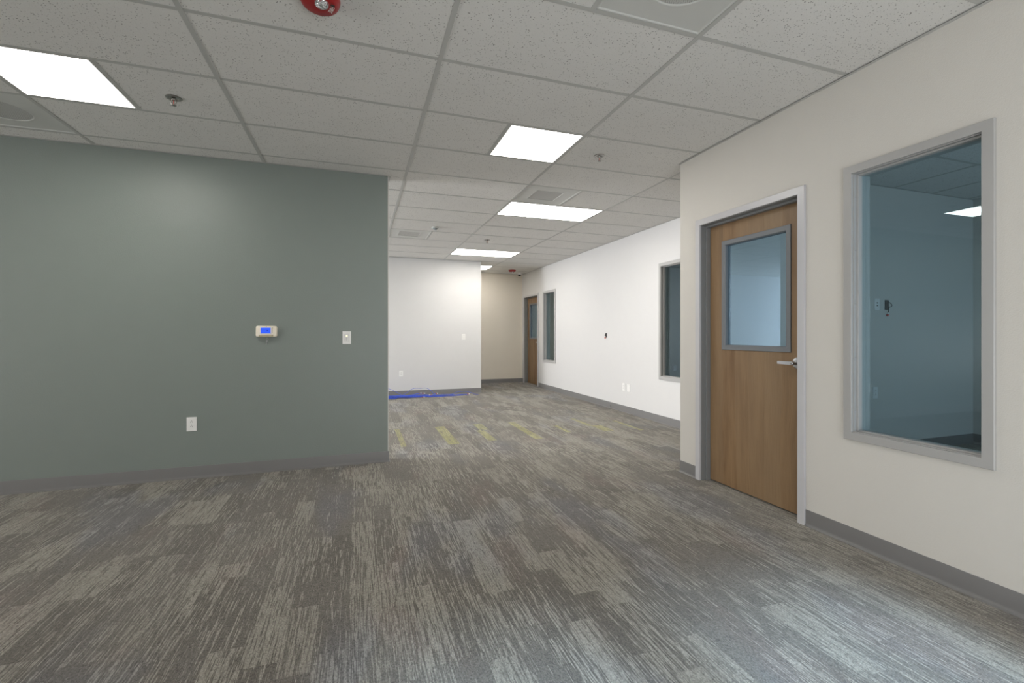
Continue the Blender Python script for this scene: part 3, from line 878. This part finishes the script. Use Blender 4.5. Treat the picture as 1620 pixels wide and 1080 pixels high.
root = tag(empty('key', (-0.768, YG - 0.012, 1.190)), 'small key on a ring hanging under the beige thermostat', 'key')
bm = bmesh.new()
tube(bm, [(0.009 * math.sin(2 * PI * i / 16), 0, -0.008 + 0.009 * math.cos(2 * PI * i / 16)) for i in range(17)], 0.0016)
new_obj('key_ring', bm, M['chrome'], root, True)
bm = bmesh.new()
q = bmesh.new(); lathe(q, [(0, 0.001), (0.008, 0.001), (0.008, -0.001), (0, -0.001)], 14)
q.transform(Matrix(((1, 0, 0, 0.0), (0, 0, 1, 0), (0, 1, 0, -0.026), (0, 0, 0, 1))))
box(q, -0.0022, 0.0022, -0.001, 0.001, -0.060, -0.030); box(q, 0.0022, 0.0045, -0.001, 0.001, -0.058, -0.052); box(q, 0.0022, 0.004, -0.001, 0.001, -0.048, -0.044)
bm.free()
k = new_obj('key_blade', q, M['chrome'], root)
k.rotation_euler = (0, 0.15, 0)

# ------------------------------------------------------------------ heap of blue network cables
random.seed(21)
RC = 0.0032
def cable(pts, lab, plugs=(0,)):
    pts = spline(pts, 7)
    bm = bmesh.new(); tube(bm, pts, RC, 6)
    o = tag(new_obj('network_cable', bm, M['blue_cable'], None, True), lab, 'cable', 'blue network cables along the far white wall')
    for e in plugs:
        p, d = (pts[0], pts[0] - pts[2]) if e == 0 else (pts[-1], pts[-1] - pts[-3])
        d.normalize()
        rot = d.to_track_quat('X', 'Z').to_matrix().to_4x4()
        q = bmesh.new(); box(q, 0.008, 0.036, -0.008, 0.008, -0.005, 0.010, 0.001); q.transform(Matrix.Translation(p) @ rot)
        new_obj('plug', q, M['white_plastic'], o)
        q = bmesh.new(); box(q, -0.020, 0.008, -0.007, 0.007, -0.006, 0.007, 0.001); q.transform(Matrix.Translation(p) @ rot)
        new_obj('boot', q, M['red_plastic'], o)
    return o
# the tangle itself: nobody could count the runs in it
bm = bmesh.new()
for i in range(27):
    x0 = random.uniform(-0.9, 0.3)
    x1 = random.uniform(0.9, 1.75) if i < 21 else random.uniform(1.8, 2.26)
    n = random.randint(7, 10)
    yb = random.uniform(8.83, 9.16)
    pts = []
    for k in range(n):
        t = k / (n - 1)
        x = x0 + (x1 - x0) * t
        dens = max(0.0, min(1.0, (1.9 - x) / 1.4))
        y = yb * (1 - t * 0.4) + 8.98 * t * 0.4 + random.gauss(0, 0.045)
        y = min(9.24, max(8.80, y))
        pts.append((x, y, RC + random.random() * (0.006 + 0.050 * dens)))
    tube(bm, spline(pts, 7), RC, 6)
o = tag(new_obj('cable_tangle', bm, M['blue_cable'], None, True), 'dense tangle of thin blue network cables on the carpet along the far white wall', 'cable tangle')
o['kind'] = 'stuff'
PL = [((1.13, 8.99, 0.075), (0.6, 0.05, 0.03), 'first white and red plug from the accent wall side, on a blue cable'),
      ((1.19, 8.93, 0.080), (0.5, -0.15, 0.0), 'raised white and red plug second from the accent wall side, on a blue cable'),
      ((1.17, 8.82, 0.020), (0.7, -0.2, -0.01), 'lowest white and red plug, at the front edge of the blue heap'),
      ((1.33, 8.90, 0.045), (-0.6, 0.2, 0.0), 'white and red plug in the middle of the blue heap'),
      ((1.45, 8.97, 0.060), (0.5, 0.3, 0.04), 'white and red plug just before the blue heap gets thin'),
      ((2.09, 8.98, 0.022), (0.6, -0.1, 0.0), 'lone white and red plug at the thin end of the blue heap')]
for (p, d, lab) in PL:
    P = Vector(p); D = Vector(d).normalized()
    s_ = 1 if D.x > 0 else -1
    cable([P - Vector((0.75 * s_, 0.04 - random.random() * 0.08, P.z - 0.012)), P - Vector((0.45 * s_, -0.05, P.z - 0.03)), P - D * 0.2 - Vector((0, 0, P.z * 0.3)), P - D * 0.06, P], lab, (1,))
cable([(0.45, 8.98, 0.03), (0.74, 9.06, 0.03), (0.86, 9.10, 0.062), (0.97, 9.14, 0.13), (1.05, 9.16, 0.155), (1.17, 9.17, 0.150), (1.27, 9.16, 0.155), (1.35, 9.13, 0.115), (1.42, 9.08, 0.05), (1.5, 9.0, 0.012), (1.7, 8.98, 0.008)],
      'blue network cable arching highest above the heap in front of the baseboard', ())
cable([(1.55, 8.95, 0.01), (1.75, 9.04, 0.02), (1.88, 9.12, 0.050), (2.02, 9.15, 0.058), (2.14, 9.12, 0.045), (2.22, 9.02, 0.015), (2.30, 8.98, 0.006)],
      'blue network cable in a low arch at the thin end of the heap', ())
cable([(-0.1, 9.20, 0.26), (0.35, 9.18, 0.21), (0.56, 9.16, 0.165), (0.70, 9.12, 0.10), (0.80, 9.05, 0.05), (1.0, 9.0, 0.02), (1.25, 8.95, 0.01)],
      'blue network cable rising towards the accent wall end of the heap', ())

# short wire stub poking out where the carpet meets the long wall
bm = bmesh.new(); tube(bm, spline([(0, 0, 0), (0.003, 0.0, 0.02), (-0.004, 0.004, 0.045), (0.001, 0.002, 0.06)], 5), 0.002)
tag(new_obj('wire_stub', bm, M['dark'], None, True, (XR2 - 0.02, 6.62, 0.0)), 'tiny dark wire stub poking up beside the long wall base', 'wire')
